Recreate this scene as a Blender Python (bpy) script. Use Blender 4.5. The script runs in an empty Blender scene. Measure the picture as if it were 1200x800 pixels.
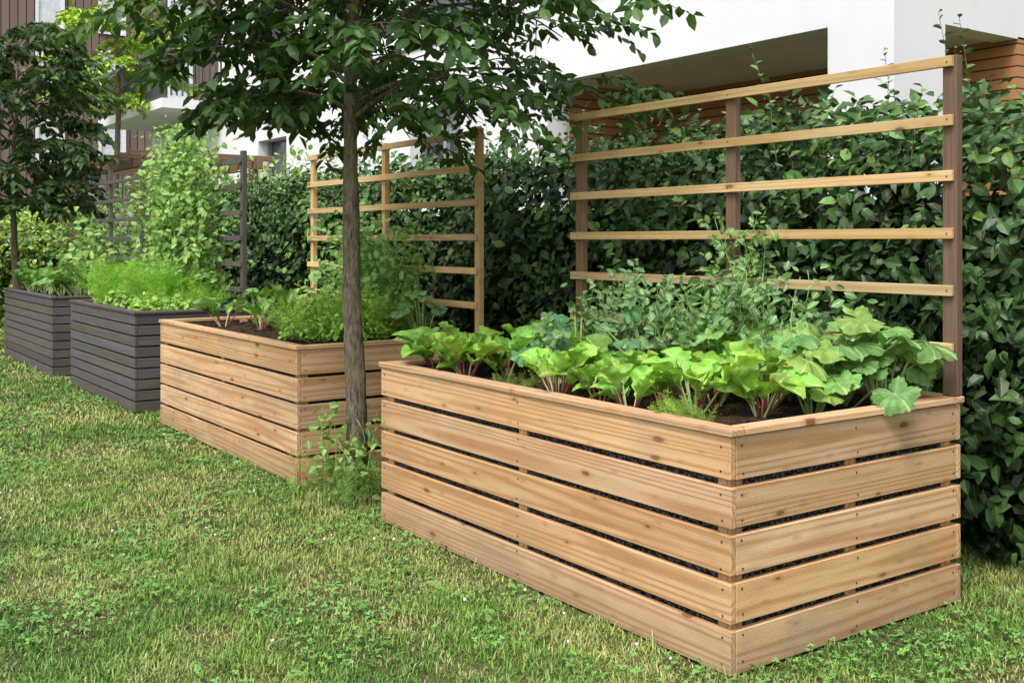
import bpy, bmesh, math, random
import numpy as np
from mathutils import Vector, Matrix, noise
rng=np.random.default_rng(7); random.seed(7)
SC=bpy.context.scene
U=lambda a,b,n=None: rng.uniform(a,b,n)

# ------------------------------------------------------------------ helpers
def nrm(a):
    return a/np.maximum(np.linalg.norm(a,axis=-1,keepdims=True),1e-9)
def frames(d,n,sl,sw,sz=None):
    d=nrm(d); s=nrm(np.cross(d,n)); n2=np.cross(s,d)
    sl=np.asarray(sl)[:,None]; sw=np.asarray(sw)[:,None]
    sz=sl if sz is None else np.asarray(sz)[:,None]
    return np.stack([s*sw,d*sl,n2*sz],axis=-1)
class Batch:
    def __init__(s): s.V=[];s.L=[];s.T=[];s.C=[];s.LC=[];s.n=0
    def raw(s,V,faces,col,lc=None):
        V=np.asarray(V,float);k=len(V)
        s.V.append(V);s.L.append(np.concatenate([np.array(f) for f in faces])+s.n)
        s.T.append(np.array([len(f) for f in faces]))
        c=np.ones((k,4));c[:,:len(col)]=col
        s.C.append(c); s.LC.append(V if lc is None else lc); s.n+=k
    def add(s,tmpl,M,P,col):
        tv,tf,ta=tmpl; N=len(P)
        if N==0: return
        k=len(tv)
        V=(np.einsum('nij,kj->nki',M,tv)+P[:,None,:]).reshape(-1,3)
        flat=np.concatenate([np.array(f) for f in tf]);tot=np.array([len(f) for f in tf])
        s.V.append(V);s.L.append((flat[None,:]+(np.arange(N)*k)[:,None]+s.n).ravel())
        s.T.append(np.tile(tot,N))
        c=np.empty((N,k,4));c[:,:,:3]=col[:,None,:];c[:,:,3]=ta[None,:]
        s.C.append(c.reshape(-1,4)); s.LC.append(V); s.n+=N*k
    def tube(s,pts,rad,sides,col,rough=0):
        pts=np.asarray(pts,float);n=len(pts)
        t=np.gradient(pts,axis=0);t=nrm(t)
        ref=np.array([0.31,0.17,0.93]) if abs(t[0,2])<.8 else np.array([1.,.1,0])
        a=nrm(np.cross(t,ref));b=np.cross(t,a)
        th=np.arange(sides)*2*math.pi/sides
        R=np.asarray(rad,float)[:,None]*np.ones((1,sides))
        if rough:
            zz=np.arange(n)[:,None]*np.ones((1,sides));tt=th[None,:]*np.ones((n,1))
            R*=1+rough*(vn(np.cos(tt)*2.2+np.sin(tt)*.7,zz*.12+np.sin(tt)*2.2,1.7,61)-.5)+rough*.7*(vn(tt*5,zz*.35,1,62)-.5)
        V=(pts[:,None,:]+R[:,:,None]*(np.cos(th)[None,:,None]*a[:,None,:]+np.sin(th)[None,:,None]*b[:,None,:])).reshape(-1,3)
        F=[]
        for i in range(n-1):
            for j in range(sides):
                j2=(j+1)%sides
                F.append((i*sides+j,i*sides+j2,(i+1)*sides+j2,(i+1)*sides+j))
        F.append(tuple(range((n-1)*sides,n*sides)))
        s.raw(V,F,col)
    def box(s,x0,x1,y0,y1,z0,z1,col=(1,1,1),bev=0.003,jit=0.0):
        if jit:
            x0+=random.uniform(-jit,jit);x1+=random.uniform(-jit,jit);z0+=random.uniform(-jit,jit);z1+=random.uniform(-jit,jit)
        dims=np.array([x1-x0,y1-y0,z1-z0]);c=np.array([(x0+x1)/2,(y0+y1)/2,(z0+z1)/2])
        bm=bmesh.new();bmesh.ops.create_cube(bm,size=1)
        bmesh.ops.scale(bm,vec=Vector(dims),verts=bm.verts)
        if bev>0: bmesh.ops.bevel(bm,geom=list(bm.edges),offset=min(bev,dims.min()*.3),segments=1,affect='EDGES')
        bm.verts.index_update();bm.verts.ensure_lookup_table()
        V=np.array([v.co[:] for v in bm.verts]);F=[tuple(v.index for v in f.verts) for f in bm.faces]
        bm.free()
        o=np.argsort(-dims)
        lc=V[:,o]+np.array([random.uniform(0,40),random.uniform(-.06,.06),random.uniform(.03,.08)])
        s.raw(V+c,F,col,lc)
    def build(s,name,mat,smooth=False,parent=None):
        me=bpy.data.meshes.new(name)
        V=np.concatenate(s.V);L=np.concatenate(s.L).astype(np.int32);T=np.concatenate(s.T)
        me.vertices.add(len(V));me.vertices.foreach_set('co',V.astype(np.float32).ravel())
        me.loops.add(len(L));me.loops.foreach_set('vertex_index',L)
        me.polygons.add(len(T));st=np.concatenate([[0],np.cumsum(T)[:-1]]).astype(np.int32)
        me.polygons.foreach_set('loop_start',st)
        me.update(calc_edges=True)
        me.polygons.foreach_set('use_smooth',np.full(len(T),bool(smooth)))
        a=me.attributes.new('Col','FLOAT_COLOR','POINT');a.data.foreach_set('color',np.concatenate(s.C).astype(np.float32).ravel())
        a=me.attributes.new('LC','FLOAT_VECTOR','POINT');a.data.foreach_set('vector',np.concatenate(s.LC).astype(np.float32).ravel())
        me.materials.append(mat)
        ob=bpy.data.objects.new(name,me);SC.collection.objects.link(ob)
        if parent: ob.parent=parent
        return ob
def empty(name):
    e=bpy.data.objects.new(name,None);SC.collection.objects.link(e);e.empty_display_size=.1;return e
def vn(x,y,s,seed):
    r=np.random.default_rng(seed).random((64,64))
    x=np.asarray(x)*s+100;y=np.asarray(y)*s+100
    xi=np.floor(x).astype(int);yi=np.floor(y).astype(int);fx=x-xi;fy=y-yi
    fx=fx*fx*(3-2*fx);fy=fy*fy*(3-2*fy)
    g=lambda a,b:r[a%64,b%64]
    return (g(xi,yi)*(1-fx)+g(xi+1,yi)*fx)*(1-fy)+(g(xi,yi+1)*(1-fx)+g(xi+1,yi+1)*fx)*fy
def cols(base,n,var=.25,hue=.1):
    base=np.array(base)
    f=U(1-var,1+var,n)[:,None]; h=U(-hue,hue,n)[:,None]
    return np.clip(base*f*np.concatenate([1+h*1.5,1+0*h,1-h],axis=1),0,1)

# ------------------------------------------------------------------ materials
class NT:
    def __init__(s,name):
        s.m=bpy.data.materials.new(name);s.m.use_nodes=True;s.t=s.m.node_tree;s.t.nodes.clear()
        s.out=s.n('ShaderNodeOutputMaterial')
    def n(s,k,**a):
        x=s.t.nodes.new(k)
        for p,v in a.items(): setattr(x,p,v)
        return x
    def l(s,a,b): s.t.links.new(a,b)
    def put(s,inp,v):
        if isinstance(v,bpy.types.NodeSocket): s.l(v,inp)
        else: inp.default_value=v
    def math(s,op,a,b=0.0,c=None,clamp=False):
        x=s.n('ShaderNodeMath',operation=op,use_clamp=clamp);s.put(x.inputs[0],a);s.put(x.inputs[1],b)
        if c is not None: s.put(x.inputs[2],c)
        return x.outputs[0]
    def mix(s,f,a,b,bt='MIX'):
        x=s.n('ShaderNodeMix',data_type='RGBA',blend_type=bt);s.put(x.inputs[0],f)
        for i,v in ((6,a),(7,b)):
            if isinstance(v,tuple) and len(v)==3: v=(*v,1)
            s.put(x.inputs[i],v)
        return x.outputs[2]
    def noise(s,vec,scale,detail=3,rough=.6):
        x=s.n('ShaderNodeTexNoise');x.inputs['Scale'].default_value=scale;x.inputs['Detail'].default_value=detail;x.inputs['Roughness'].default_value=rough
        if vec is not None: s.l(vec,x.inputs['Vector'])
        return x.outputs[0]
    def vmul(s,vec,v):
        x=s.n('ShaderNodeVectorMath',operation='MULTIPLY');s.l(vec,x.inputs[0]);x.inputs[1].default_value=v;return x.outputs[0]
    def obj(s): return s.n('ShaderNodeTexCoord').outputs['Object']
    def attr(s,nm): return s.n('ShaderNodeAttribute',attribute_name=nm)
    def mr(s,v,a,b,c,d):
        x=s.n('ShaderNodeMapRange');s.l(v,x.inputs[0])
        for i,k in enumerate((a,b,c,d)): x.inputs[i+1].default_value=k
        return x.outputs[0]
    def bsdf(s,col,rough=.6,spec=.4,bump=None,bs=.3,bd=.01,metal=0):
        x=s.n('ShaderNodeBsdfPrincipled')
        if isinstance(col,tuple) and len(col)==3: col=(*col,1)
        s.put(x.inputs['Base Color'],col);s.put(x.inputs['Roughness'],rough);x.inputs['Specular IOR Level'].default_value=spec;x.inputs['Metallic'].default_value=metal
        if bump is not None:
            b=s.n('ShaderNodeBump');b.inputs['Strength'].default_value=bs;b.inputs['Distance'].default_value=bd
            s.l(bump,b.inputs['Height']);s.l(b.outputs[0],x.inputs['Normal'])
        return x.outputs[0]
    def fin(s,sh): s.l(sh,s.out.inputs[0]);return s.m

def mat_leaf(name,rough=.45,tr=.3,vein=None,vw=.75,nscale=25,spec=.35,bumpy=0):
    m=NT(name);a=m.attr('Col');o=m.obj()
    c=a.outputs['Color']
    if nscale: c=m.mix(1.0,c,m.mr(m.noise(o,nscale,1),.3,.7,.78,1.22),'MULTIPLY')
    if vein is not None:
        f=m.mr(a.outputs['Alpha'],vw,1.0,0,.8)
        c=m.mix(f,c,vein)
    bump=m.noise(o,70,2) if bumpy else None
    p=m.bsdf(c,rough,spec,bump,bumpy,.01)
    if tr<=0: return m.fin(p)
    t=m.n('ShaderNodeBsdfTranslucent')
    tc=m.mix(1.0,c,(1.5,1.45,.6,1),'MULTIPLY');m.l(tc,t.inputs[0])
    x=m.n('ShaderNodeMixShader');x.inputs[0].default_value=tr;m.l(p,x.inputs[1]);m.l(t.outputs[0],x.inputs[2])
    return m.fin(x.outputs[0])

def mat_wood(name,c1,c2,knot=(.16,.07,.03),groove=.5,grey=None,ringmix=1.0,dirt=.0):
    m=NT(name);a=m.attr('Col').outputs['Color'];lc=m.attr('LC').outputs['Vector']
    w=m.n('ShaderNodeTexWave',wave_type='RINGS',rings_direction='X',wave_profile='SIN')
    m.l(m.vmul(lc,(.05,1,1)),w.inputs['Vector']);w.inputs['Scale'].default_value=13;w.inputs['Distortion'].default_value=19;w.inputs['Detail'].default_value=1.5;w.inputs['Detail Scale'].default_value=.45
    ring=m.math('POWER',w.outputs['Fac'],2.0)
    fib=m.noise(m.vmul(lc,(4,300,300)),1,3)
    big=m.noise(m.vmul(lc,(1.3,7,7)),1,3)
    c=m.mix(m.math('MULTIPLY',ring,ringmix),(*c1,1),(*c2,1))
    c=m.mix(m.mr(big,.42,.75,0,.65),c,(c2[0]*1.02,c2[1]*.92,c2[2]*.85,1))
    c=m.mix(m.mr(big,.22,.4,.5,0),c,(c1[0]*1.12,c1[1]*1.16,c1[2]*1.25,1))
    c=m.mix(1.0,c,m.mr(fib,.25,.75,.8,1.16),'MULTIPLY')
    v=m.n('ShaderNodeTexVoronoi',voronoi_dimensions='2D');v.inputs['Scale'].default_value=1
    m.l(m.vmul(lc,(3.2,9,9)),v.inputs['Vector'])
    sep=m.n('ShaderNodeSeparateColor');m.l(v.outputs['Color'],sep.inputs[0])
    kr=m.math('MULTIPLY',m.math('SUBTRACT',sep.outputs[0],.74,clamp=True),.4)
    kk=m.math('SUBTRACT',kr,v.outputs['Distance'])
    c=m.mix(m.mr(kk,-.12,.0,0,.5),c,(c2[0]*.75,c2[1]*.62,c2[2]*.5,1))
    c=m.mix(m.mr(kk,-.015,.015,0,.8),c,(*knot,1))
    if grey is not None:
        g=m.mr(m.noise(m.vmul(lc,(2,10,10)),1,4),.35,.65,.5,1.0)
        c=m.mix(g,c,(*grey,1))
        c=m.mix(1.0,c,m.mr(fib,.25,.75,.6,1.35),'MULTIPLY')
    if dirt:
        z=m.n('ShaderNodeSeparateXYZ');m.l(m.obj(),z.inputs[0])
        dn=m.math('ADD',z.outputs[2],m.math('MULTIPLY',m.noise(m.obj(),6,4),-.25))
        c=m.mix(m.mr(dn,-.12,.1,dirt,0),c,(.18,.135,.08,1))
        st=m.noise(m.vmul(m.obj(),(1.5,1.5,2)),1.3,5)
        c=m.mix(m.mr(st,.5,.72,0,.45),c,(.34,.26,.175,1))
        st2=m.noise(m.vmul(lc,(2.5,30,30)),1,4)
        c=m.mix(m.mr(st2,.6,.8,0,.5),c,(.3,.2,.12,1))
    c=m.mix(1.0,c,a,'MULTIPLY')
    h=m.math('ADD',fib,m.math('MULTIPLY',ring,-.3))
    if groove:
        s=m.n('ShaderNodeSeparateXYZ');m.l(lc,s.inputs[0])
        gr=m.math('SINE',m.math('MULTIPLY',s.outputs[1],880))
        gr2=m.math('SINE',m.math('ADD',m.math('MULTIPLY',s.outputs[0],420),m.math('MULTIPLY',s.outputs[1],180)))
        h=m.math('ADD',m.math('MULTIPLY',gr,groove),m.math('ADD',m.math('MULTIPLY',gr2,groove*.5),h))
        c=m.mix(1.0,c,m.mr(m.math('ADD',gr,m.math('MULTIPLY',gr2,.6)),-1.5,1.5,1-.2*groove,1+.12*groove),'MULTIPLY')
    return m.fin(m.bsdf(c,.72,.2,h,.3,.0013))

def mat_plain(name,col,rough=.7,nscale=8,amp=.15,bs=0,metal=0,spec=.4):
    m=NT(name);o=m.obj();nz=m.noise(o,nscale,5)
    c=m.mix(1.0,(*col,1),m.mr(nz,.3,.7,1-amp,1+amp),'MULTIPLY')
    return m.fin(m.bsdf(c,rough,spec,m.noise(o,nscale*12,3) if bs else None,bs,.005,metal))

M_larch=mat_wood('larch_wood',(.69,.46,.25),(.5,.27,.12),dirt=.45)
M_slat=mat_wood('pine_slat_wood',(.66,.47,.24),(.55,.35,.155),groove=0)
M_post=mat_wood('weathered_post_wood',(.26,.155,.09),(.16,.09,.052),groove=0,grey=(.18,.115,.078))
M_grey=mat_wood('grey_weathered_wood',(.15,.13,.118),(.085,.073,.068),groove=.3,grey=(.105,.096,.092),knot=(.035,.03,.026))
def mk_liner():
    m=NT('black_dimpled_liner');o=m.obj();v=m.n('ShaderNodeTexVoronoi');v.inputs['Scale'].default_value=55;m.l(o,v.inputs['Vector'])
    c=m.mix(m.mr(v.outputs['Distance'],.1,.5,1,0),(.008,.008,.008,1),(.09,.09,.09,1))
    return m.fin(m.bsdf(c,.4,.6,v.outputs['Distance'],1,.01))
M_liner=mk_liner()
M_screw=mat_plain('screw_steel',(.07,.055,.045),.5,50,.2,metal=.4)
def mk_soil():
    m=NT('soil');o=m.obj();n1=m.noise(o,30,6);n2=m.noise(o,140,4)
    c=m.mix(m.mr(n1,.3,.7,0,1),(.03,.018,.012,1),(.09,.058,.038,1))
    return m.fin(m.bsdf(c,.95,.1,m.math('ADD',n1,n2),1,.02))
M_soil=mk_soil()
M_hleaf=mat_leaf('hedge_leaf',.42,0,(.085,.16,.05),.85,0,spec=.3)
M_tleaf=mat_leaf('tree_leaf',.42,.22,(.08,.16,.045),.85,0,spec=.3)
M_vleaf=mat_leaf('vegetable_leaf',.45,.24,(.5,.62,.28),.74,spec=.32,bumpy=.45)
M_grass=mat_leaf('grass_blade',.6,0,None,nscale=0,spec=.2)
M_stem=mat_leaf('stem',.5,0,None,nscale=0)
def mk_bark():
    m=NT('bark');o=m.obj()
    n1=m.noise(m.vmul(o,(60,60,14)),1,6,.7);n2=m.noise(o,5,5);n3=m.noise(o,120,3)
    c=m.mix(m.mr(n1,.38,.62,0,1),(.06,.046,.035,1),(.3,.25,.19,1))
    c=m.mix(m.mr(n2,.45,.65,0,.6),c,(.2,.18,.1,1))
    c=m.mix(1.0,c,m.mr(n3,.3,.7,.7,1.25),'MULTIPLY')
    return m.fin(m.bsdf(c,.9,.15,m.math('ADD',n1,m.math('MULTIPLY',n3,.4)),1,.02))
M_bark=mk_bark()
def mk_ground():
    m=NT('lawn_soil');o=m.obj();n1=m.noise(o,1.3,4);n2=m.noise(o,40,5)
    c=m.mix(m.mr(n2,.3,.7,0,1),(.035,.05,.014,1),(.1,.12,.04,1))
    c=m.mix(m.mr(n1,.35,.7,0,.6),c,(.14,.14,.055,1))
    return m.fin(m.bsdf(c,.95,.1,n2,1,.02))
M_ground=mk_ground()
def mk_render():
    m=NT('white_render');o=m.obj();n=m.noise(o,.8,5);n2=m.noise(o,160,3)
    c=m.mix(m.mr(n,.3,.75,0,1),(.78,.78,.785,1),(.7,.7,.705,1))
    st=m.noise(m.vmul(o,(3,3,.25)),1,4)
    c=m.mix(m.mr(st,.58,.8,0,.2),c,(.55,.55,.53,1))
    return m.fin(m.bsdf(c,.9,.2,n2,.4,.004))
M_white=mk_render()
def mk_clad(name,c1,c2,axis,freq):
    m=NT(name);o=m.obj();s=m.n('ShaderNodeSeparateXYZ');m.l(o,s.inputs[0])
    q=m.math('MULTIPLY',s.outputs[2] if axis=='z' else m.math('ADD',s.outputs[0],s.outputs[1]),freq)
    fr=m.math('FRACT',q);fl=m.math('FLOOR',q)
    wn=m.n('ShaderNodeTexWhiteNoise',noise_dimensions='1D');m.l(fl,wn.inputs['W'])
    st=m.noise(m.vmul(o,(2,2,30) if axis=='z' else (30,30,1)),1,3)
    c=m.mix(m.math('MULTIPLY',m.math('ADD',wn.outputs[0],st),.5),(*c1,1),(*c2,1))
    g=m.mr(m.math('ABSOLUTE',m.math('SUBTRACT',fr,.5)),.41,.47,1,.12)
    c=m.mix(1.0,c,g,'MULTIPLY')
    return m.fin(m.bsdf(c,.6,.3,g,.6,.02))
M_clad=mk_clad('timber_cladding',(.5,.25,.1),(.33,.15,.06),'z',9)
M_brown=mk_clad('brown_siding',(.22,.16,.14),(.15,.105,.09),'v',4)
M_frame=mat_plain('grey_frame',(.3,.31,.32),.5)
M_dframe=mat_plain('dark_metal',(.1,.1,.105),.4,metal=.3)
def mk_glass():
    m=NT('window_glass');return m.fin(m.bsdf((.05,.06,.07),.06,.9))
M_glass=mk_glass()
M_blind=mat_plain('pale_blind',(.6,.63,.66),.6)
M_soffit=mat_plain('soffit_paint',(.66,.65,.63),.9,2,.06)

# ------------------------------------------------------------------ templates
def leaf_t(w1=.8,w2=.75,fold=.12,droop=.12,p1=.3,p2=.68):
    V=np.array([[0,0,0],[0,p1,.0],[0,p2,-droop*.35],[0,1,-droop],
      [-.5*w1,p1,fold],[-.5*w2,p2,fold-droop*.45],[.5*w1,p1,fold],[.5*w2,p2,fold-droop*.45]],float)
    F=[(0,4,1),(4,5,2,1),(5,3,2),(0,1,6),(1,2,7,6),(2,3,7)]
    F=[f[::-1] for f in F]
    return V,F,np.array([1,1,1,.6,0,0,0,0.])
LT=[leaf_t(.95,.75,.1,.15),leaf_t(.9,.8,.04,.3),leaf_t(1,.7,.2,.05),leaf_t(.85,.85,-.05,.2)]
NL=len(LT)
def grid_leaf(nx,ny,wf,bend,ruf,cup,seed,stem=0):
    r=np.random.default_rng(seed);V=[];A=[]
    for j in range(ny+1):
        y=j/ny
        for i in range(nx+1):
            x=(i/nx-.5)*2
            w=wf(y)*.5
            edge=abs(x)
            xx=x*w*(1+.1*math.sin(y*21+seed+x)*edge)
            pu=.035*abs(math.sin(y*19+edge*3))*(1-edge*.5) if edge>.1 else -.015
            z=cup*edge*edge*w-bend*y*y+ruf*edge*math.sin(y*15+seed*2+(3 if x>0 else 0))+r.normal(0,.012)+pu
            V.append([xx,y*(1-.25*bend*y),z])
            A.append(1.0 if i==nx//2 else (.82 if (abs(((y*6+edge*1.2)%1)-.5)<.17 and edge<.8) else .3))
    F=[]
    for j in range(ny):
        for i in range(nx):
            a=j*(nx+1)+i;F.append((a,a+1,a+nx+2,a+nx+1))
    return np.array(V),F,np.array(A)
wch=lambda y:max(.05,math.sqrt(max(0,1-((y-.56)/(.58 if y<.56 else .45))**2))*(.55+.45*min(1,y/.5)))
CH=[grid_leaf(8,14,wch,b,.07,.5,s) for s,b in enumerate((.1,.28,.5,.2,.75))]
def palm_t(seed,cup=.1,lob=.3,nl=5):
    r=np.random.default_rng(seed);na=50;nr=5;V=[[0,0,0]];A=[1.]
    for k in range(1,nr+1):
        for i in range(na):
            th=-math.pi*.95+i/(na-1)*math.pi*1.9
            ph=th/(math.pi*1.9)*nl
            lb=abs(math.cos(ph*math.pi))
            R=(1-lob*(1-lb**.8)) *(1-.2*(abs(th)/math.pi)**2)*.5
            q=k/nr
            if k==nr: R*=1+.05*(1 if i%2 else -1)
            z=cup*q*q*.6+.06*q*math.sin(th*5+seed)-.2*q**3*abs(math.sin(th*.5+seed))+r.normal(0,.009)+(.025*abs(math.sin(ph*math.pi))*math.sin(q*math.pi))
            V.append([R*q*math.sin(th),R*q*math.cos(th)+.0,z])
            A.append(.9 if lb>.985 else .3)
    F=[]
    for i in range(na-1): F.append((0,2+i,1+i))
    for k in range(nr-1):
        for i in range(na-1):
            a=1+k*na+i;F.append((a,a+1,a+na+1,a+na))
    return np.array(V),F,np.array(A)
PM=[palm_t(1),palm_t(2,.25),palm_t(3,-.1),palm_t(4,.15,.2)]
def frond_t(seed,n=26,spr=.28,w=1.0):
    r=np.random.default_rng(seed);V=[[-.008,0,0],[.008,0,0],[0,1,-.15]];F=[(0,1,2)];
    for i in range(n):
        y=.15+.83*i/n;s=(1 if i%2 else -1);L=spr*(1-(y-.4)**2*1.6)*r.uniform(.6,1.1)
        d=np.array([s*r.uniform(.5,1),r.uniform(.4,.9),r.uniform(-.5,.5)]);d/=np.linalg.norm(d)
        b=np.array([0,y,-.15*y*y])
        for kk in range(3):
            q=b+d*L*(.3+.3*kk) if kk else b
            dd=d+r.normal(0,.45,3);dd/=np.linalg.norm(dd)
            L2=L*(.55 if kk else 1.)
            k=len(V);V+= [list(q+np.array([0,-.012,0])*w),list(q+np.array([.006,.012,.004])*w),list(q+dd*L2)];F.append((k,k+1,k+2))
    return np.array(V,float),F,np.full(len(V),.3)
FR=[frond_t(s) for s in range(4)]

UPV=np.array([0,0,1.])
def cloud(b,tm,P,size,col,asp=.55,upb=.7,face=None,droop=.2,var=.25,dirv=None):
    N=len(P)
    n=rng.normal(0,.55,(N,3))+UPV*upb
    if face is not None: n+=np.array(face)
    d=rng.normal(0,1,(N,3))-UPV*droop
    if dirv is not None: d+=dirv
    n=nrm(n);d=d-0.8*n*np.sum(n*d,axis=1,keepdims=True)
    s=U(size[0],size[1],N);c=cols(col,N,var) if np.ndim(col)==1 else col
    k=rng.integers(0,len(tm),N)
    M=frames(d,n,s,s*asp)
    for i,t in enumerate(tm):
        q=k==i;b.add(t,M[q],P[q],c[q])

# ------------------------------------------------------------------ camera / light
CAMH=1.6;TH=math.atan2(.817,.576)
cam=bpy.data.cameras.new('camera');co=bpy.data.objects.new('camera',cam);SC.collection.objects.link(co)
co.location=(0,0,CAMH);co.rotation_euler=(math.pi/2,0,TH);cam.lens=37.5;cam.sensor_width=36;cam.shift_y=-.0975;cam.clip_end=600;cam.clip_start=.05
SC.camera=co
fw=np.array([-math.sin(TH),math.cos(TH)]);rt=np.array([math.cos(TH),math.sin(TH)])
az=fw*-0.75+rt*-.35;az/=np.linalg.norm(az);el=math.radians(58)
sd=Vector((az[0]*math.cos(el),az[1]*math.cos(el),math.sin(el)))
sl=bpy.data.lights.new('sun','SUN');sl.energy=2.5;sl.angle=math.radians(18);sl.color=(1,.97,.92)
so=bpy.data.objects.new('sun',sl);SC.collection.objects.link(so);so.rotation_euler=sd.to_track_quat('Z','Y').to_euler();so.location=(0,0,12)
w=bpy.data.worlds.new('World');SC.world=w;w.use_nodes=True;nt=w.node_tree
bg=nt.nodes['Background'];sky=nt.nodes.new('ShaderNodeTexSky');sky.sky_type='NISHITA';sky.sun_disc=False
sky.sun_elevation=el;sky.sun_rotation=math.atan2(sd.x,sd.y);sky.air_density=1.0;sky.dust_density=3.5;sky.ozone_density=.6
hs=nt.nodes.new('ShaderNodeHueSaturation');hs.inputs['Saturation'].default_value=.3;hs.inputs['Value'].default_value=1.8
nt.links.new(sky.outputs[0],hs.inputs['Color']);nt.links.new(hs.outputs[0],bg.inputs[0]);bg.inputs[1].default_value=.15
SC.view_settings.view_transform='Standard';SC.view_settings.look='None';SC.view_settings.exposure=0

# ------------------------------------------------------------------ ground & lawn
b=Batch();g=150
b.raw([[-g,-g,0],[g,-g,0],[g,g,0],[-g,g,0]],[(0,1,2,3)],(1,1,1))
b.build('ground',M_ground)
BX=[(2.72,2.68,2.894,1.46,.915),(6.49,2.9,2.86,1.46,.92),(10.1,2.5,2.84,1.08,.95),(13.43,3.0,2.82,1.08,.95)]
def inbox(x,y,m=0.0):
    r=np.zeros(len(x),bool)
    for t0,L,w0,Wd,h in BX: r|=(x>-(t0+L)-m)&(x<-t0+m)&(y>w0-m)&(y<w0+Wd+m)
    return r
def blade(c,seg=2):
    V=np.array([[-.5,0,0],[.5,0,0],[-.42,c*.25,.5],[.42,c*.25,.5],[0,c,1-.25*c]],float)
    return V,[(0,1,3,2),(2,3,4)],np.array([0,0,.5,.5,1.])
BT=[blade(.15),blade(.45),blade(.8)]
b=Batch()
def grass(d0,d1,dens,width,hh,half=.62):
    A=(d1*d1-d0*d0)*half
    n=int(A*dens);D=np.sqrt(U(d0*d0,d1*d1,n));Lt=U(-half,half,n)*D
    x=D*fw[0]+Lt*rt[0];y=D*fw[1]+Lt*rt[1]
    k=(y<5.45)&(~inbox(x,y,-.01))&(x>-21.5);x=x[k];y=y[k];n=len(x)
    cl=vn(x,y,9,1);big=vn(x,y,1.1,2);mid=vn(x,y,3.3,3);worn=np.clip((vn(x,y,1.9,55)*.6+vn(x,y,6,56)*.4-.5)*4,0,1)
    keep=U(0,1,n)<(.35+.9*cl)*(1-.35*worn);x=x[keep];y=y[keep];cl=cl[keep];big=big[keep];mid=mid[keep];worn=worn[keep];n=len(x)
    near=np.zeros(n)
    dt=np.hypot(x+6.15,y-3.08);near[dt<.38]=1
    near[inbox(x,y,.16)]=-.35
    tall=inbox(x,y,.07)&(U(0,1,n)<.07);near[tall]=.4
    near[(y>4.4)&(x>-2.75)]=.5
    h=hh*U(.5,1.15,n)*(.5+.8*cl+.3*big)*(1+near*U(.6,1.6,n))*(1-.3*worn)
    yaw=U(0,2*math.pi,n);ln=U(0,.85,n)*(1-.4*np.clip(near,0,1))
    up=np.stack([np.cos(yaw)*ln,np.sin(yaw)*ln,np.ones(n)],1);up=nrm(up)
    yd=np.stack([np.cos(yaw),np.sin(yaw),np.zeros(n)],1)
    s=nrm(np.cross(yd,up));yd2=np.cross(up,s)
    wd=width*U(.6,1.3,n)
    M=np.stack([s*wd[:,None],yd2*(h*.8)[:,None],up*h[:,None]],-1)
    base=np.array([.15,.27,.05]);yel=np.array([.32,.35,.11]);dk=np.array([.065,.165,.03])
    f=np.clip((mid-.42)*1.2+(big-.5)*.8+worn*.6,0,1)[:,None];c=base*(1-f)+yel*f
    f2=np.clip((.5-big)*1.8+(.38-mid),0,.85)[:,None];c=c*(1-f2)+dk*f2
    c*=U(.5,1.5,n)[:,None]
    dry=U(0,1,n)<.05+.14*worn;c[dry]=np.array([.44,.39,.2])
    P=np.stack([x,y,np.zeros(n)-.002],1);k=rng.integers(0,3,n)
    for i in range(3):
        q=k==i;b.add(BT[i],M[q],P[q],c[q])
grass(3.2,5.5,13000,.0045,.045)
grass(5.5,8,8500,.0056,.045)
grass(8,13,3600,.009,.047)
grass(13,24,1300,.019,.052,.55)
def trefoil():
    V=[];F=[]
    for k in range(3):
        a=k*2.094;R=np.array([[math.cos(a),-math.sin(a)],[math.sin(a),math.cos(a)]])
        q=np.array([[0,0],[.38,.35],[.3,.85],[0,.95],[-.3,.85],[-.38,.35]])@R.T
        z=[0,.08,.05,0,.05,.08];i0=len(V)
        V+=[[p[0],p[1],zz] for p,zz in zip(q,z)];F.append(tuple(range(i0,i0+6)))
    return np.array(V),F,np.full(18,.3)
TF=trefoil()
n=52000;D=np.sqrt(U(3.3**2,11**2,n));Lt=U(-.6,.6,n)*D;x=D*fw[0]+Lt*rt[0];y=D*fw[1]+Lt*rt[1]
k=(y<5.2)&(~inbox(x,y,.0))&(vn(x,y,2.1,9)+.4*vn(x,y,8,12)>.78);x=x[k];y=y[k];n=len(x)
P=np.stack([x,y,U(.015,.04,n)],1)
cloud(b,[TF],P,(.009,.018),(.13,.29,.065),1.0,2.2,var=.35)
lawn=b.build('lawn_grass',M_grass)
b=Batch();bm=bmesh.new();bmesh.ops.create_icosphere(bm,subdivisions=1,radius=1);bm.verts.index_update()
ICO=(np.array([v.co[:] for v in bm.verts]),[tuple(v.index for v in f.verts) for f in bm.faces],np.full(len(bm.verts),.3));bm.free()
n=260;D=np.sqrt(U(3.8**2,11**2,n));Lt=U(-.5,.5,n)*D;x=D*fw[0]+Lt*rt[0];y=D*fw[1]+Lt*rt[1]
k=(y<2.8)&(vn(x,y,1.5,19)>.45);x=x[k];y=y[k];n=len(x);s=U(.005,.009,n)
M=np.eye(3)[None]*s[:,None,None];b.add(ICO,M,np.stack([x,y,U(.04,.055,n)],1),cols((.7,.68,.6),n,.1,.02));b.build('clover_flowers',M_stem)

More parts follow.
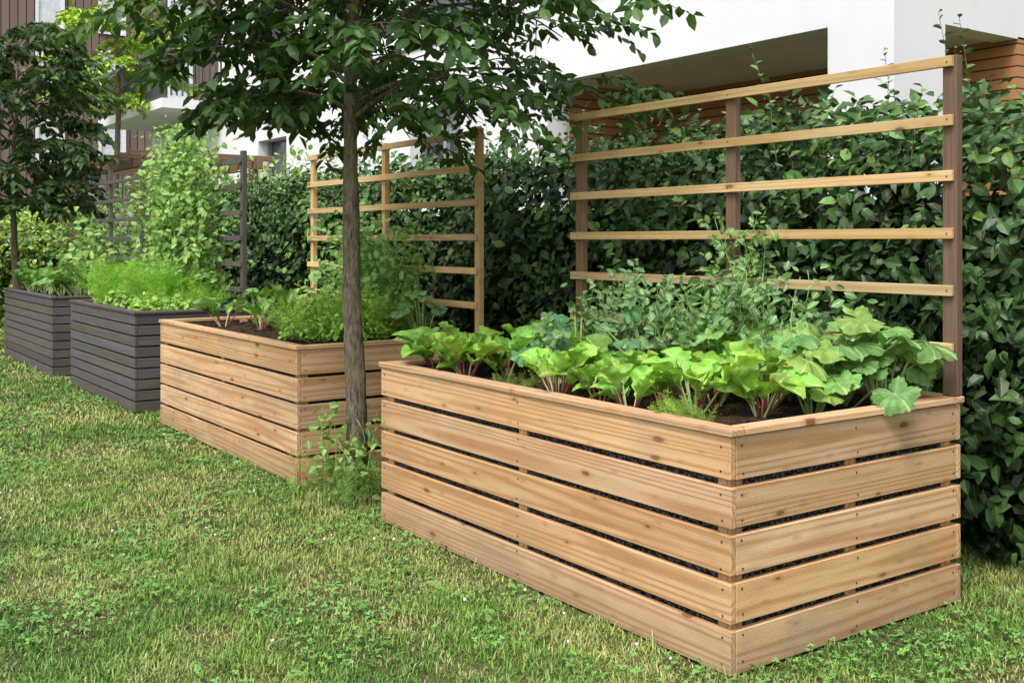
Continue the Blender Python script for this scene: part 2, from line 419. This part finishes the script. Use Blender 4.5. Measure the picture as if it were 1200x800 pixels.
# ------------------------------------------------------------------ planters
def disc(b,p,nrmax,r=.0045):
    th=np.arange(8)*math.pi/4
    if nrmax=='y': V=[[p[0]+r*math.cos(a),p[1],p[2]+r*math.sin(a)] for a in th];off=np.array([0,-.0015,0])
    else: V=[[p[0],p[1]+r*math.cos(a),p[2]+r*math.sin(a)] for a in th];off=np.array([.0015,0,0])
    V=np.array(V);V2=V+off;F=[tuple(range(8,16))]+[(i,(i+1)%8,8+(i+1)%8,8+i) for i in range(8)]
    b.raw(np.vstack([V,V2]),F,(1,1,1))
def tint():
    f=random.uniform(.8,1.08);h=random.uniform(-.08,.08);return (f*(1+h*.4),f,f*(1-h*1.5))
def planter(i,mat,nb,gap):
    t0,L,w0,Wd,h=BX[i];e=empty('raised_garden_bed');xa,xb=-(t0+L),-t0;ya,yb=w0,w0+Wd
    th=.028;rim=.028;z0=.012;pitch=(h-rim-z0)/nb
    b=Batch()
    for k in range(nb):
        za=z0+k*pitch+ (gap/2 if k else 0);zb=z0+(k+1)*pitch-(gap/2 if k<nb-1 else .002)
        b.box(xa,xb,ya,ya+th,za,zb,tint(),.003,.002)
        b.box(xa,xb,yb-th,yb,za,zb,tint(),.003,.002)
        b.box(xb-th-.001,xb-.001,ya+th+.002,yb-th-.002,za,zb,tint(),.003)
        b.box(xa+.001,xa+th+.001,ya+th+.002,yb-th-.002,za,zb,tint(),.003)
    rw=.08;ov=.012
    b.box(xa-ov,xb+ov,ya-ov,ya-ov+rw,h-rim,h,tint(),.004)
    b.box(xa-ov,xb+ov,yb+ov-rw,yb+ov,h-rim,h,tint(),.004)
    b.box(xb+ov-rw,xb+ov-.001,ya-ov+rw+.002,yb+ov-rw-.002,h-rim,h-.001,tint(),.004)
    b.box(xa-ov+.001,xa-ov+rw,ya-ov+rw+.002,yb+ov-rw-.002,h-rim,h-.001,tint(),.004)
    b.build('boards_and_rim',mat,parent=e)
    b=Batch();pw=.065;pz=h-rim-.003
    px=[xa+th+.002,xa+L*.5-pw/2,xb-th-.002-pw]
    for q in px:
        b.box(q,q+pw,ya+th+.002,ya+th+.002+pw,.004,pz,tint());b.box(q,q+pw,yb-th-.002-pw,yb-th-.002,.004,pz,tint())
    ym=(ya+yb)/2
    b.box(px[2],px[2]+pw,ym-pw/2,ym+pw/2,.004,pz,tint());b.box(px[0],px[0]+pw,ym-pw/2,ym+pw/2,.004,pz,tint())
    b.build('corner_posts',mat,parent=e)
    b=Batch();ins=th+.012
    b.box(xa+ins,xb-ins,ya+ins,yb-ins,.005,h-.12,(1,1,1),0);b.build('liner',M_liner,parent=e)
    b=Batch()
    for k in range(nb):
        zc=z0+(k+.5)*pitch
        for dz in (-.28,.28):
            for q in (xa+.04,xa+L*.5,xb-.045): disc(b,(q+random.uniform(-.006,.006),ya-.0005,zc+dz*pitch+random.uniform(-.006,.006)),'y')
            for q in (ya+.06,ym,yb-.06): disc(b,(xb-.0005,q+random.uniform(-.006,.006),zc+dz*pitch+random.uniform(-.006,.006)),'x')
    b.build('screws',M_screw,parent=e)
    nx,ny=90,48;gx=np.linspace(xa+.03,xb-.03,nx);gy=np.linspace(ya+.03,yb-.03,ny);X,Y=np.meshgrid(gx,gy)
    Z=h-.085+.03*vn(X,Y,6,4)+.025*vn(X,Y,22,5)+.015*vn(X,Y,50,6)
    V=np.stack([X.ravel(),Y.ravel(),Z.ravel()],1)
    F=[(j*nx+q,j*nx+q+1,(j+1)*nx+q+1,(j+1)*nx+q) for j in range(ny-1) for q in range(nx-1)]
    b=Batch();b.raw(V,F,(1,1,1))
    n=700;P=np.stack([U(xa+.05,xb-.05,n),U(ya+.05,yb-.05,n),np.full(n,h-.045)],1);s=U(.004,.014,n)
    M=np.eye(3)[None]*s[:,None,None]*U(.6,1.3,(n,1,3));b.add(ICO,M,P,np.ones((n,3)))
    b.build('soil',M_soil,parent=e)
    return e
planter(0,M_larch,5,.027);planter(1,M_larch,5,.022);planter(2,M_grey,9,.014);planter(3,M_grey,9,.014)
def trellis(i,pm,sm,dens=6,xpw=.07,z1=2.43,z0s=1.13,dz=.2525,mid=True):
    t0,L,w0,Wd,h=BX[i];e=empty('wooden_trellis');xa,xb=-(t0+L),-t0;y=w0+Wd-.06
    b=Batch();ps=[xa,xb-xpw+.008]+([xa+L*.5-.03] if mid else [])
    for q in ps: b.box(q,q+xpw,y+.016,y+.016+.045,h+.001,z1+random.uniform(-.01,.01),tint(),.003)
    b.build('posts',pm,parent=e)
    b=Batch()
    for k in range(dens):
        z=z0s+dz*k+random.uniform(-.005,.005)
        b.box(xa-.03,xb-.004,y-.006,y+.0145,z-.024,z+.024,tint(),.002)
    b.build('slats',sm,parent=e)
    b=Batch()
    for k in range(dens):
        for q in ps: disc(b,(q+xpw/2,y-.0063,z0s+dz*k),'y',.004)
    b.build('screws',M_screw,parent=e)
trellis(0,M_post,M_slat);trellis(1,M_slat,M_slat,xpw=.06);trellis(2,M_grey,M_grey,z1=2.5);trellis(3,M_grey,M_grey,z1=2.55)

# ------------------------------------------------------------------ hedges
def hedge(name,org,al,ou,Len,H,ns,ls,col,mat,depthw=1.0,bump=.32,nl=7,shoots=0,newcol=None,core=(.006,.011,.004)):
    org=np.array(org,float);al=np.array(al,float);ou=np.array(ou,float)
    e=empty(name);b=Batch()
    t=U(0,Len,ns);z=U(.03,H,ns)
    bp=bump*(vn(t,z,1.7,31)+.6*vn(t,z,4.3,32)-.8)
    topround=np.clip((z-(H-.3))/.3,0,1)**2*.3
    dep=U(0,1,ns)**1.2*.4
    off=bp-topround-dep
    nt_=ns//7;tt=U(0,Len,nt_);wt=U(-depthw,-.15,nt_)
    t=np.concatenate([t,tt]);z=np.concatenate([z,H+U(-.1,.06,nt_)+.12*vn(tt,wt,2,8)]);off=np.concatenate([off,wt]);dep=np.concatenate([dep,np.zeros(nt_)])
    istop=np.concatenate([np.zeros(ns),np.ones(nt_)]);n=len(t)
    P0=org+al*t[:,None]+ou*off[:,None]+UPV*z[:,None]
    sdv=ou*(1-istop[:,None])*.8+UPV*(.15+istop[:,None]*.8)+rng.normal(0,.55,(n,3));sdv=nrm(sdv)
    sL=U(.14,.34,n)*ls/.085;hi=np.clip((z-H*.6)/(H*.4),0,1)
    tone=np.clip(.68+.4*hi+.8*(vn(t,z,2.2,40)-.5)+rng.normal(0,.24,n),.25,1.9)*(1-1.2*dep)  # leaves set deeper get a darker colour: painted shade inside the hedge
    young=(U(0,1,n)<.04+.14*hi)
    nc=np.array(newcol if newcol is not None else col)
    for k in range(nl):
        f=(k+.6)/nl;side=nrm(np.cross(sdv,ou+rng.normal(0,.2,(n,3))))*(1 if k%2 else -1)
        P=P0+sdv*(sL*f)[:,None]
        nn=ou*.75+UPV*.6+rng.normal(0,.5,(n,3))
        d=sdv*.45+side*.9-UPV*.3+rng.normal(0,.25,(n,3));d=d-nrm(nn)*np.sum(nrm(nn)*d,1,keepdims=True)*.85
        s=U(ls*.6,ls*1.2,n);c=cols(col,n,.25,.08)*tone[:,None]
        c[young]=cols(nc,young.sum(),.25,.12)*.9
        M=frames(d,nn,s,s*.64);kk=rng.integers(0,NL,n)
        for i in range(NL):
            q=kk==i;b.add(LT[i],M[q],P[q],c[q])
    b2=Batch()
    for j in range(shoots):
        tj=U(0,Len);wj=U(-.7,0);h0=H-.05;L=U(.15,.45) if j%4 else U(.4,.75)
        dv=nrm(np.array([rng.normal(0,.25),rng.normal(0,.25),1]));bend=rng.normal(0,.15,3)
        pts=[org+al*tj+ou*wj+UPV*h0+dv*L*q+bend*q*q*L for q in np.linspace(0,1,5)]
        b2.tube(pts,np.linspace(.004,.0012,5),4,(.16,.13,.06))
        m=int(5+L*22);q=np.linspace(.1,1,m)
        PP=np.array([pts[0]+dv*L*x+bend*x*x*L for x in q]);a=np.arange(m)*2.4
        d=np.stack([np.cos(a),np.sin(a),np.full(m,.5)],1);s=U(ls*.6,ls*.95,m)*(1.15-.5*q)
        M=frames(d,UPV+rng.normal(0,.4,(m,3)),s,s*.6);b.add(LT[0],M,PP,cols(nc,m,.25,.1))
    b.build('leaves',mat,parent=e)
    if shoots: b2.build('shoots',M_bark,parent=e)
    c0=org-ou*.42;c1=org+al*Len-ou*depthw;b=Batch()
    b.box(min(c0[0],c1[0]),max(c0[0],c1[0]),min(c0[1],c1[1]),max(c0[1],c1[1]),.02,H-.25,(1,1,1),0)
    b.build('dark_core',mat_plain('hedge_core',core,.95,20,.4,.8),parent=e)  # solid dark box, not twigs; its colour stands in for shade between leaves
    return e
hedge('beech_hedge',(-1.2,5.02,0),(-1,0,0),(0,-1,0),15.2,2.1,8200,.096,(.052,.11,.031),M_hleaf,shoots=260,newcol=(.14,.26,.06))
hedge('privet_hedge',(-21.5,-3.5,0),(0,1,0),(1,0,0),9.0,1.85,2800,.1,(.24,.38,.06),M_hleaf,newcol=(.34,.48,.08),nl=6,shoots=60,core=(.05,.08,.02))

# ------------------------------------------------------------------ trees
def tree(name,x,y,r0,zb,ztop,R,ls,col,nprim=22,nsec=9,lean=(0,0),bias=(0,0),nl=11,barkcol=(1,1,1),wig=.03,droop=.55,mat=None):
    e=empty(name);b=Batch();lf=Batch();zs=np.linspace(0,ztop,110)
    def tp(z):
        return np.array([x+lean[0]*z+wig*math.sin(z*1.7+1)+wig*.4*math.sin(z*4.1),y+lean[1]*z+wig*math.cos(z*1.3),z])
    rad=r0*(1-.8*zs/ztop)*(1+.35*np.exp(-zs/.12))
    b.tube([tp(z) for z in zs],rad,26,barkcol,rough=.22)
    LP=[];LD=[]
    for i in range(nprim):
        z=zb+(ztop-zb)*(i/nprim)**1.15*.92;a=i*2.399+U(-.3,.3)
        q=(z-zb)/(ztop-zb);Rl=R*(.85+.5*math.sin(min(1,q*1.2+.15)*math.pi))*.72*U(.7,1.12)
        Rl*=1+bias[0]*math.cos(a-bias[1]);d=np.array([math.cos(a),math.sin(a),.25+.75*q])
        ps=[];s0=tp(z)
        m=9
        for k in range(m):
            f=k/(m-1);ps.append(s0+np.array([d[0]*Rl*f,d[1]*Rl*f,d[2]*Rl*f*.8+.35*Rl*f-droop*Rl*f*f])+np.array([math.sin(f*6+i),math.cos(f*5+i),0])*.05*f)
        ps=np.array(ps);b.tube(ps,np.linspace(r0*.26,.004,m),6,barkcol)
        for j in range(nsec):
            f=.14+.86*(j+U(0,.8))/nsec;f=min(f,1);k=f*(m-1);k0=min(int(k),m-2);p=ps[k0]*(1-(k-k0))+ps[k0+1]*(k-k0)
            a2=a+(1 if j%2 else -1)*U(.4,1.2);L=Rl*U(.2,.42)*(1.15-.6*f)+.1
            dd=np.array([math.cos(a2),math.sin(a2),U(-.25,.45)])
            qs=np.array([p+dd*L*g-UPV*droop*.6*L*g*g for g in np.linspace(0,1,5)]);b.tube(qs,np.linspace(.006,.002,5),4,barkcol)
            for tw in range(3):
                g=.3+.35*tw;p2=qs[0]+dd*L*g-UPV*droop*.6*L*g*g;a3=a2+U(-1,1);L2=U(.16,.36)
                d3=np.array([math.cos(a3),math.sin(a3),U(-.6,.25)])
                for l in range(nl):
                    h=(l+.5)/nl;sd=np.array([-d3[1],d3[0],0])*(1 if l%2 else -1)
                    LP.append(p2+d3*L2*h-UPV*.25*L2*h*h);LD.append(d3*.5+sd*.75-UPV*U(.1,.6))
    P=np.array(LP);N=len(P);Dv=np.array(LD)+rng.normal(0,.22,(N,3));Nn=UPV+rng.normal(0,.38,(N,3))
    s=U(ls*.7,ls*1.15,N);c=cols(col,N,.28,.08);lt=U(0,1,N)<.12;c[lt]*=1.7
    M=frames(Dv,Nn,s,s*.56);k=rng.integers(0,NL,N)
    for i in range(NL):
        q=k==i;lf.add(LT[i],M[q],P[q],c[q])
    b.build('trunk_and_branches',M_bark,True,e);lf.build('leaves',mat or M_tleaf,parent=e)
    return e
rta=math.atan2(rt[1],rt[0])
tree('hornbeam_tree',-6.15,3.08,.07,2.36,4.8,1.7,.1,(.05,.108,.028),40,11,lean=(.012,.006),bias=(.3,rta),wig=.022)
tree('cherry_tree',-16.9,3.05,.06,2.05,4.7,1.6,.15,(.05,.095,.03),23,9,bias=(-.1,rta))
tree('maple_tree',-24.5,6.5,.1,4.6,8.2,1.6,.16,(.27,.42,.05),20,8)
tree('lime_tree',-30,-1.2,.14,2.6,9,3.2,.22,(.08,.16,.04),22,8)

# ------------------------------------------------------------------ vegetable plants
def chard(b,bs,x,y,z,n=9,sc=1.,col=(.24,.44,.065),red=True):
    pf=U(.75,1.15)
    for i in range(n):
        a=U(0,6.283);tl=U(.1,.85);L=U(.06,.15)*sc
        d=np.array([math.cos(a)*tl,math.sin(a)*tl,1.]);d/=np.linalg.norm(d)
        p0=np.array([x+math.cos(a)*.02,y+math.sin(a)*.02,z]);p1=p0+d*L
        bs.tube([p0,p0+d*L*.5,p1,p1+d*.04*sc],[.005*sc,.004*sc,.0035*sc,.002],5,(.24,.05,.06) if (red and i%3) else (.4,.5,.22))
        d2=d*.9+np.array([math.cos(a),math.sin(a),.1])*.3
        nn=np.array([-math.cos(a)*.6,-math.sin(a)*.6,1.0])+rng.normal(0,.35,3)+np.append(-fw*.2,0)
        s=U(.09,.18)*sc
        M=frames(d2[None],nn[None],[s],[s*U(.6,.8)]);b.add(CH[rng.integers(0,5)],M,p1[None],cols(col,1,.35,.12)*pf)
def squash(b,bs,x,y,z,n,sc=1.,spread=.3,col=(.17,.3,.1),hmax=.4,smin=.14,smax=.24):
    for i in range(n):
        a=U(0,6.283);r=U(.2,1)*spread;hh=hmax*U(.4,1)*(1.15-.4*r/spread)
        p1=np.array([x+math.cos(a)*r,y+math.sin(a)*r,z+hh])
        p0=np.array([x+math.cos(a)*.03,y+math.sin(a)*.03,z])
        mid=(p0+p1)/2+UPV*.06*sc
        bs.tube([p0,mid,p1],[.006,.005,.004],5,(.3,.42,.15))
        nn=np.array([math.cos(a)*.4,math.sin(a)*.4,1])+rng.normal(0,.33,3)+np.append(-fw*.4,0)
        s=U(smin,smax)*sc;d=np.array([math.cos(a),math.sin(a),-.25])
        M=frames(d[None],nn[None],[s],[s*1.05]);b.add(PM[rng.integers(0,4)],M,p1[None],cols(col,1,.3,.14))
def vines(b,bs,x0,x1,y0,y1,z0,zt,n,ls=(.03,.055),col=(.16,.28,.09),lpm=45,tm=LT,asp=.7,rad=.06,wob=.12):
    for i in range(n):
        x=U(x0,x1);y=U(y0,y1);H=(zt-z0)*U(.45,1.05);m=10
        dr=rng.normal(0,.3,2)*wob*4
        pts=np.array([[x+dr[0]*q*.4+wob*.5*math.sin(q*5+i),y+dr[1]*q*.25+wob*.3*math.cos(q*6+i*2),z0+H*q] for q in np.linspace(0,1,m)])
        bs.tube(pts,np.linspace(.004,.002,m),4,(.22,.36,.12))
        k=max(6,int(H*lpm*2));q=U(.05,1,k)*(m-1);i0=np.minimum(q.astype(int),m-2);f=(q-i0)[:,None]
        P=pts[i0]*(1-f)+pts[i0+1]*f+rng.normal(0,rad,(k,3))*np.array([1,1,.5])
        cloud(b,tm,P,ls,col,asp,.8,face=np.append(-fw*.5,0),var=.3)
def feather(b,x0,x1,y0,y1,z,n,s0,s1,col,tilt=.5,clump=0):
    if clump:
        cx=U(x0,x1,clump);cy=U(y0,y1,clump);cs=U(.55,1.15,clump);k=rng.integers(0,clump,n)
        P=np.stack([cx[k]+rng.normal(0,.05,n),cy[k]+rng.normal(0,.05,n),np.full(n,z)],1);f=cs[k]
    else:
        P=np.stack([U(x0,x1,n),U(y0,y1,n),np.full(n,z)],1);f=np.ones(n)
    a=U(0,6.283,n);tl=U(0,tilt,n)
    d=np.stack([np.cos(a)*tl,np.sin(a)*tl,np.ones(n)],1);nn=np.stack([-np.cos(a),-np.sin(a),U(.1,.6,n)],1)
    s=U(s0,s1,n)*f;P+=nrm(d)*(s*U(0,.5,n))[:,None]
    M=frames(d,nn,s,s*.9);c=cols(col,n,.3,.12);k=rng.integers(0,4,n)
    for i in range(4):
        q=k==i;b.add(FR[i],M[q],P[q],c[q])
def mound(b,bs,cx,cy,rx,ry,z,h,n,size,col,tm=LT,asp=.8,up=.9):
    a=U(0,6.283,n);r=np.sqrt(U(0,1,n));q=np.sqrt(np.maximum(0,1-r*r*.8));x=cx+rx*r*np.cos(a);y=cy+ry*r*np.sin(a)
    P=np.stack([x,y,z+h*q*(.45+.9*vn(x,y,7,77))*U(.35,1,n)],1)
    cloud(b,tm,P,size,col,asp,up,face=np.append(-fw*.35,0),var=.35,droop=.1)
    for i in range(n//25):
        p=P[i*20];bs.tube([[cx+(p[0]-cx)*.6,cy+(p[1]-cy)*.6,z],(p+np.array([cx+(p[0]-cx)*.7,cy+(p[1]-cy)*.7,z]))/2,p],[.003,.003,.002],4,(.3,.45,.12))
def group(name,fn):
    e=empty(name);b=Batch();bs=Batch();fn(b,bs)
    if b.n: b.build('leaves',M_vleaf,True,e)
    if bs.n: bs.build('stems',M_stem,True,e)
zs=.85
def f(b,bs):
    for x,y in [(-5.2,3.12),(-5.0,3.22),(-4.82,3.1),(-5.22,3.38),(-4.95,3.5),(-4.7,3.28),(-5.1,3.75),(-4.75,3.62),(-5.25,3.95),(-4.9,3.95)]: chard(b,bs,x+U(-.04,.04),y+U(-.04,.04),zs,13,U(.95,1.3))
    for x,y in [(-4.0,3.12),(-3.8,3.3),(-4.05,3.42),(-3.72,3.1),(-3.55,3.35),(-3.78,3.58),(-3.48,3.12),(-3.36,3.45),(-3.58,3.66),(-3.24,3.25),(-3.25,3.65),(-3.08,3.42),(-3.45,3.88),(-3.78,3.85)]: chard(b,bs,x+U(-.04,.04),y+U(-.04,.04),zs,13,U(.9,1.25))
group('chard_plants',f)
def f(b,bs):
    squash(b,bs,-3.1,4.0,zs,24,1.,.38,(.17,.32,.08),.44,.14,.25);squash(b,bs,-3.0,3.7,zs,12,1,.22,(.22,.4,.085),.3,.13,.22)
    squash(b,bs,-2.92,4.05,zs,12,1.,.22,(.16,.31,.085),.44,.16,.27)
    p0=np.array([-2.95,3.9,.87]);p1=np.array([-2.71,3.86,.965]);bs.tube([p0,(p0+p1)/2+UPV*.05,p1],[.006,.005,.004],5,(.3,.42,.15))
    M=frames(np.array([[1,-.2,-.55]]),np.array([[.5,-.6,.9]]),[.2],[.22]);b.add(PM[0],M,p1[None],np.array([[.14,.28,.08]]))
group('squash_plant',f)
def f(b,bs):
    vines(b,bs,-5.0,-3.3,3.8,4.2,zs,1.46,54,(.038,.07),(.14,.27,.09),rad=.08)
    vines(b,bs,-4.1,-3.7,4.1,4.22,zs,1.75,6,(.035,.06),(.15,.28,.08),rad=.05)
    squash(b,bs,-4.55,3.65,zs,22,.62,.32,(.12,.25,.1),.38);squash(b,bs,-4.2,3.85,zs,22,.65,.34,(.13,.26,.1),.44)
    squash(b,bs,-3.7,3.95,zs,12,.65,.34,(.15,.3,.09),.4)
    squash(b,bs,-4.35,3.35,zs,16,.55,.27,(.12,.25,.1),.25)
group('pea_plants',f)
def f(b,bs):
    feather(b,-3.2,-3.0,2.98,3.08,.84,60,.07,.12,(.25,.4,.07),.8)
    feather(b,-4.5,-4.2,3.0,3.2,.84,40,.05,.1,(.2,.32,.06),.9)
group('carrot_tops',f)
zs=.86
def f(b,bs):
    mound(b,bs,-7.2,3.5,.46,.4,zs,.34,2600,(.022,.045),(.24,.46,.05));mound(b,bs,-7.65,3.75,.36,.35,zs,.28,1300,(.022,.045),(.21,.4,.05))
    feather(b,-7.7,-6.9,3.2,4.0,zs,160,.15,.32,(.26,.45,.06),.8)
group('parsley_plants',f)
def f(b,bs):
    vines(b,bs,-8.4,-7.2,3.85,4.2,zs,1.8,38,(.045,.08),(.18,.35,.07),rad=.1)
group('pea_plants',f)
def f(b,bs):
    squash(b,bs,-9.0,3.6,zs,8,.75,.22,(.17,.32,.07),.35)
    squash(b,bs,-6.9,4.05,zs,10,.8,.25,(.18,.32,.1),.36);chard(b,bs,-8.9,3.25,zs,7,1.3,(.13,.27,.06));chard(b,bs,-8.45,3.4,zs,7,1.1,(.17,.33,.06))
    chard(b,bs,-9.1,3.9,zs,8,1.5,(.14,.28,.06),False)
group('courgette_plants',f)
zs=.89
def f(b,bs):
    feather(b,-12.4,-10.3,3.0,3.65,zs,560,.2,.42,(.24,.46,.06),.8,26)
    mound(b,bs,-11.6,3.25,.8,.33,zs,.28,1800,(.04,.07),(.2,.38,.06));mound(b,bs,-10.6,3.25,.4,.3,zs,.2,900,(.04,.07),(.24,.43,.06))
group('dill_plants',f)
def f(b,bs): vines(b,bs,-12.2,-10.7,3.55,3.85,zs,2.85,50,(.055,.095),(.2,.36,.08),rad=.11,lpm=32,wob=.06)
group('pea_plants',f)
def f(b,bs):
    vines(b,bs,-16.2,-14.6,3.5,3.82,zs,2.0,22,(.08,.15),(.2,.36,.08),lpm=15,rad=.13)
    for q in range(12): chard(b,bs,U(-16.1,-13.7),U(3,3.5),zs,8,1.6,(.16,.32,.06),False)
group('bean_plants',f)
def f(b,bs):
    vines(b,bs,-6.25,-5.85,2.88,3.05,.0,.55,9,(.04,.085),(.18,.32,.06),rad=.05,lpm=20)
    feather(b,-6.3,-5.6,2.75,3.2,.0,70,.1,.25,(.17,.28,.06),.6)
group('weeds',f)
def f(b,bs):
    vines(b,bs,-19.0,-14.5,5.6,7.2,.4,2.9,50,(.09,.15),(.21,.35,.07),rad=.25,lpm=22,wob=.4)
group('climbing_shrub',f)
def f(b,bs):
    vines(b,bs,-27,-22.3,4.6,8.0,.0,2.7,50,(.13,.2),(.14,.26,.07),rad=.35,lpm=20,wob=.5)
group('garden_shrub',f)

# ------------------------------------------------------------------ buildings
e=empty('white_apartment_building')
F=8.16;ZS=3.6;TE=27.5
b=Batch()
def wb(t0,t1,w0,w1,z0,z1,bev=0): b.box(-t1,-t0,w0,w1,z0,z1,(1,1,1),bev)
wb(5.735,TE,F,F+.25,ZS,4.52)
wb(5.735,6.0,F+.25,15,ZS,4.52)
wb(5.735,6.45,F,F+.77,0,ZS)
wb(10.8,12.84,F,F+.35,0,ZS);wb(12.84,14.3,F,F+.35,0,2.3);wb(14.3,19,F,F+.35,0,ZS);wb(20.4,TE,F,F+.35,0,ZS);wb(19,20.4,F,F+.35,0,2.2)
wb(5.9,TE,10.0,10.3,4.52,8.5);wb(TE-.2,TE,F+.35,15,0,ZS)
wb(5.735,6.0,12.5,15,0,ZS)
b.build('walls',M_white,parent=e)
b=Batch();wb(6.0,TE-.25,F+.25,14,ZS+.02,ZS+.3);b.build('soffit_slab',M_soffit,parent=e)
b=Batch();wb(5.70,TE+.02,F-.03,F+.3,4.52,4.56);b.build('parapet_cap',M_dframe,parent=e)
b=Batch();wb(5.735,8.0,10.16,10.3,0,ZS+.02);wb(9.7,10.8,10.16,10.3,0,ZS+.02);wb(8.0,9.7,10.16,10.3,3.1,ZS+.02)
wb(10.79,10.9,F+.352,10.16,0,ZS+.02);b.build('loggia_cladding',M_clad,parent=e)
b=Batch();wb(8.0,9.7,10.26,10.28,0,3.1);wb(12.84,14.3,F+.25,F+.27,2.3,ZS);wb(19,20.4,F+.25,F+.27,2.2,ZS)
for t in (7,11,15,19,23): wb(t,t+1.8,9.98,9.995,5.2,7.6)
b.build('window_glass',M_glass,parent=e)
b=Batch()
for t in (8.0,8.8,9.6): wb(t,t+.1,10.2,10.26,0,3.1)
wb(8.1,9.6,10.2,10.26,3.0,3.1)
for t in (12.84,13.53,14.22): wb(t,t+.08,F+.18,F+.25,2.3,ZS)
wb(12.92,14.22,F+.18,F+.25,ZS-.42,ZS);wb(12.92,14.22,F+.18,F+.25,2.3,2.38)
for t in (19,20.32): wb(t,t+.08,F+.18,F+.25,2.2,ZS)
b.build('window_frames',M_frame,parent=e)
b=Batch();wb(12.3,12.5,F-.004,F+.01,3.0,3.2)
for (t0,t1) in ((22.5,27.4),):
    wb(t0,t1,6.9,7.0,4.62,4.68);wb(t0,t1,6.9,7.0,5.62,5.68)
    for t in np.arange(t0,t1,.12): wb(t,t+.035,6.93,6.96,4.68,5.62)
    for w_ in np.arange(6.95,F,.12): wb(t0,t0+.035,w_,w_+.03,4.68,5.62)
b.build('balcony_railings',M_dframe,parent=e)
b=Batch()
for (t0,t1) in ((22.4,27.5),): wb(t0,t1,6.85,F-.002,4.4,4.6)
b.build('balcony_slabs',M_white,parent=e)
e=empty('brown_timber_building')
b=Batch();wb(37,50,3.5,22,0,14);b.build('walls',M_brown,parent=e)
b=Batch()
WW=(5.2,7.35,9.3,11.6,13.4)
for w_ in WW:
    for z in (1.0,4.2,6.6,8.6,10.6): wb(36.95,36.99,w_,w_+.7,z,z+1.3)
b.build('window_panes',M_blind,parent=e)
b=Batch()
for w_ in WW:
    for z in (1.0,4.2,6.6,8.6,10.6):
        wb(36.9,36.97,w_-.09,w_-.002,z-.08,z+1.38);wb(36.9,36.97,w_+.702,w_+.79,z-.08,z+1.38);wb(36.9,36.97,w_,w_+.7,z-.08,z-.002);wb(36.9,36.97,w_,w_+.7,z+1.302,z+1.38)
b.build('window_frames',M_white,parent=e)
e=empty('wooden_pergola');b=Batch()
for t in (16.35,21.0):
    for w_ in (4.72,6.4): b.box(-t-.06,-t+.06,w_,w_+.12,0,2.74,(1,1,1))
for w_ in (4.7,6.42): b.box(-21.3,-16.1,w_+.02,w_+.1,2.745,2.88,(1,1,1))
for t in np.arange(16.3,21.2,.6): b.box(-t-.03,-t+.03,4.5,6.8,2.885,2.97,(1,1,1))
b.build('posts_and_beams',M_post,parent=e)
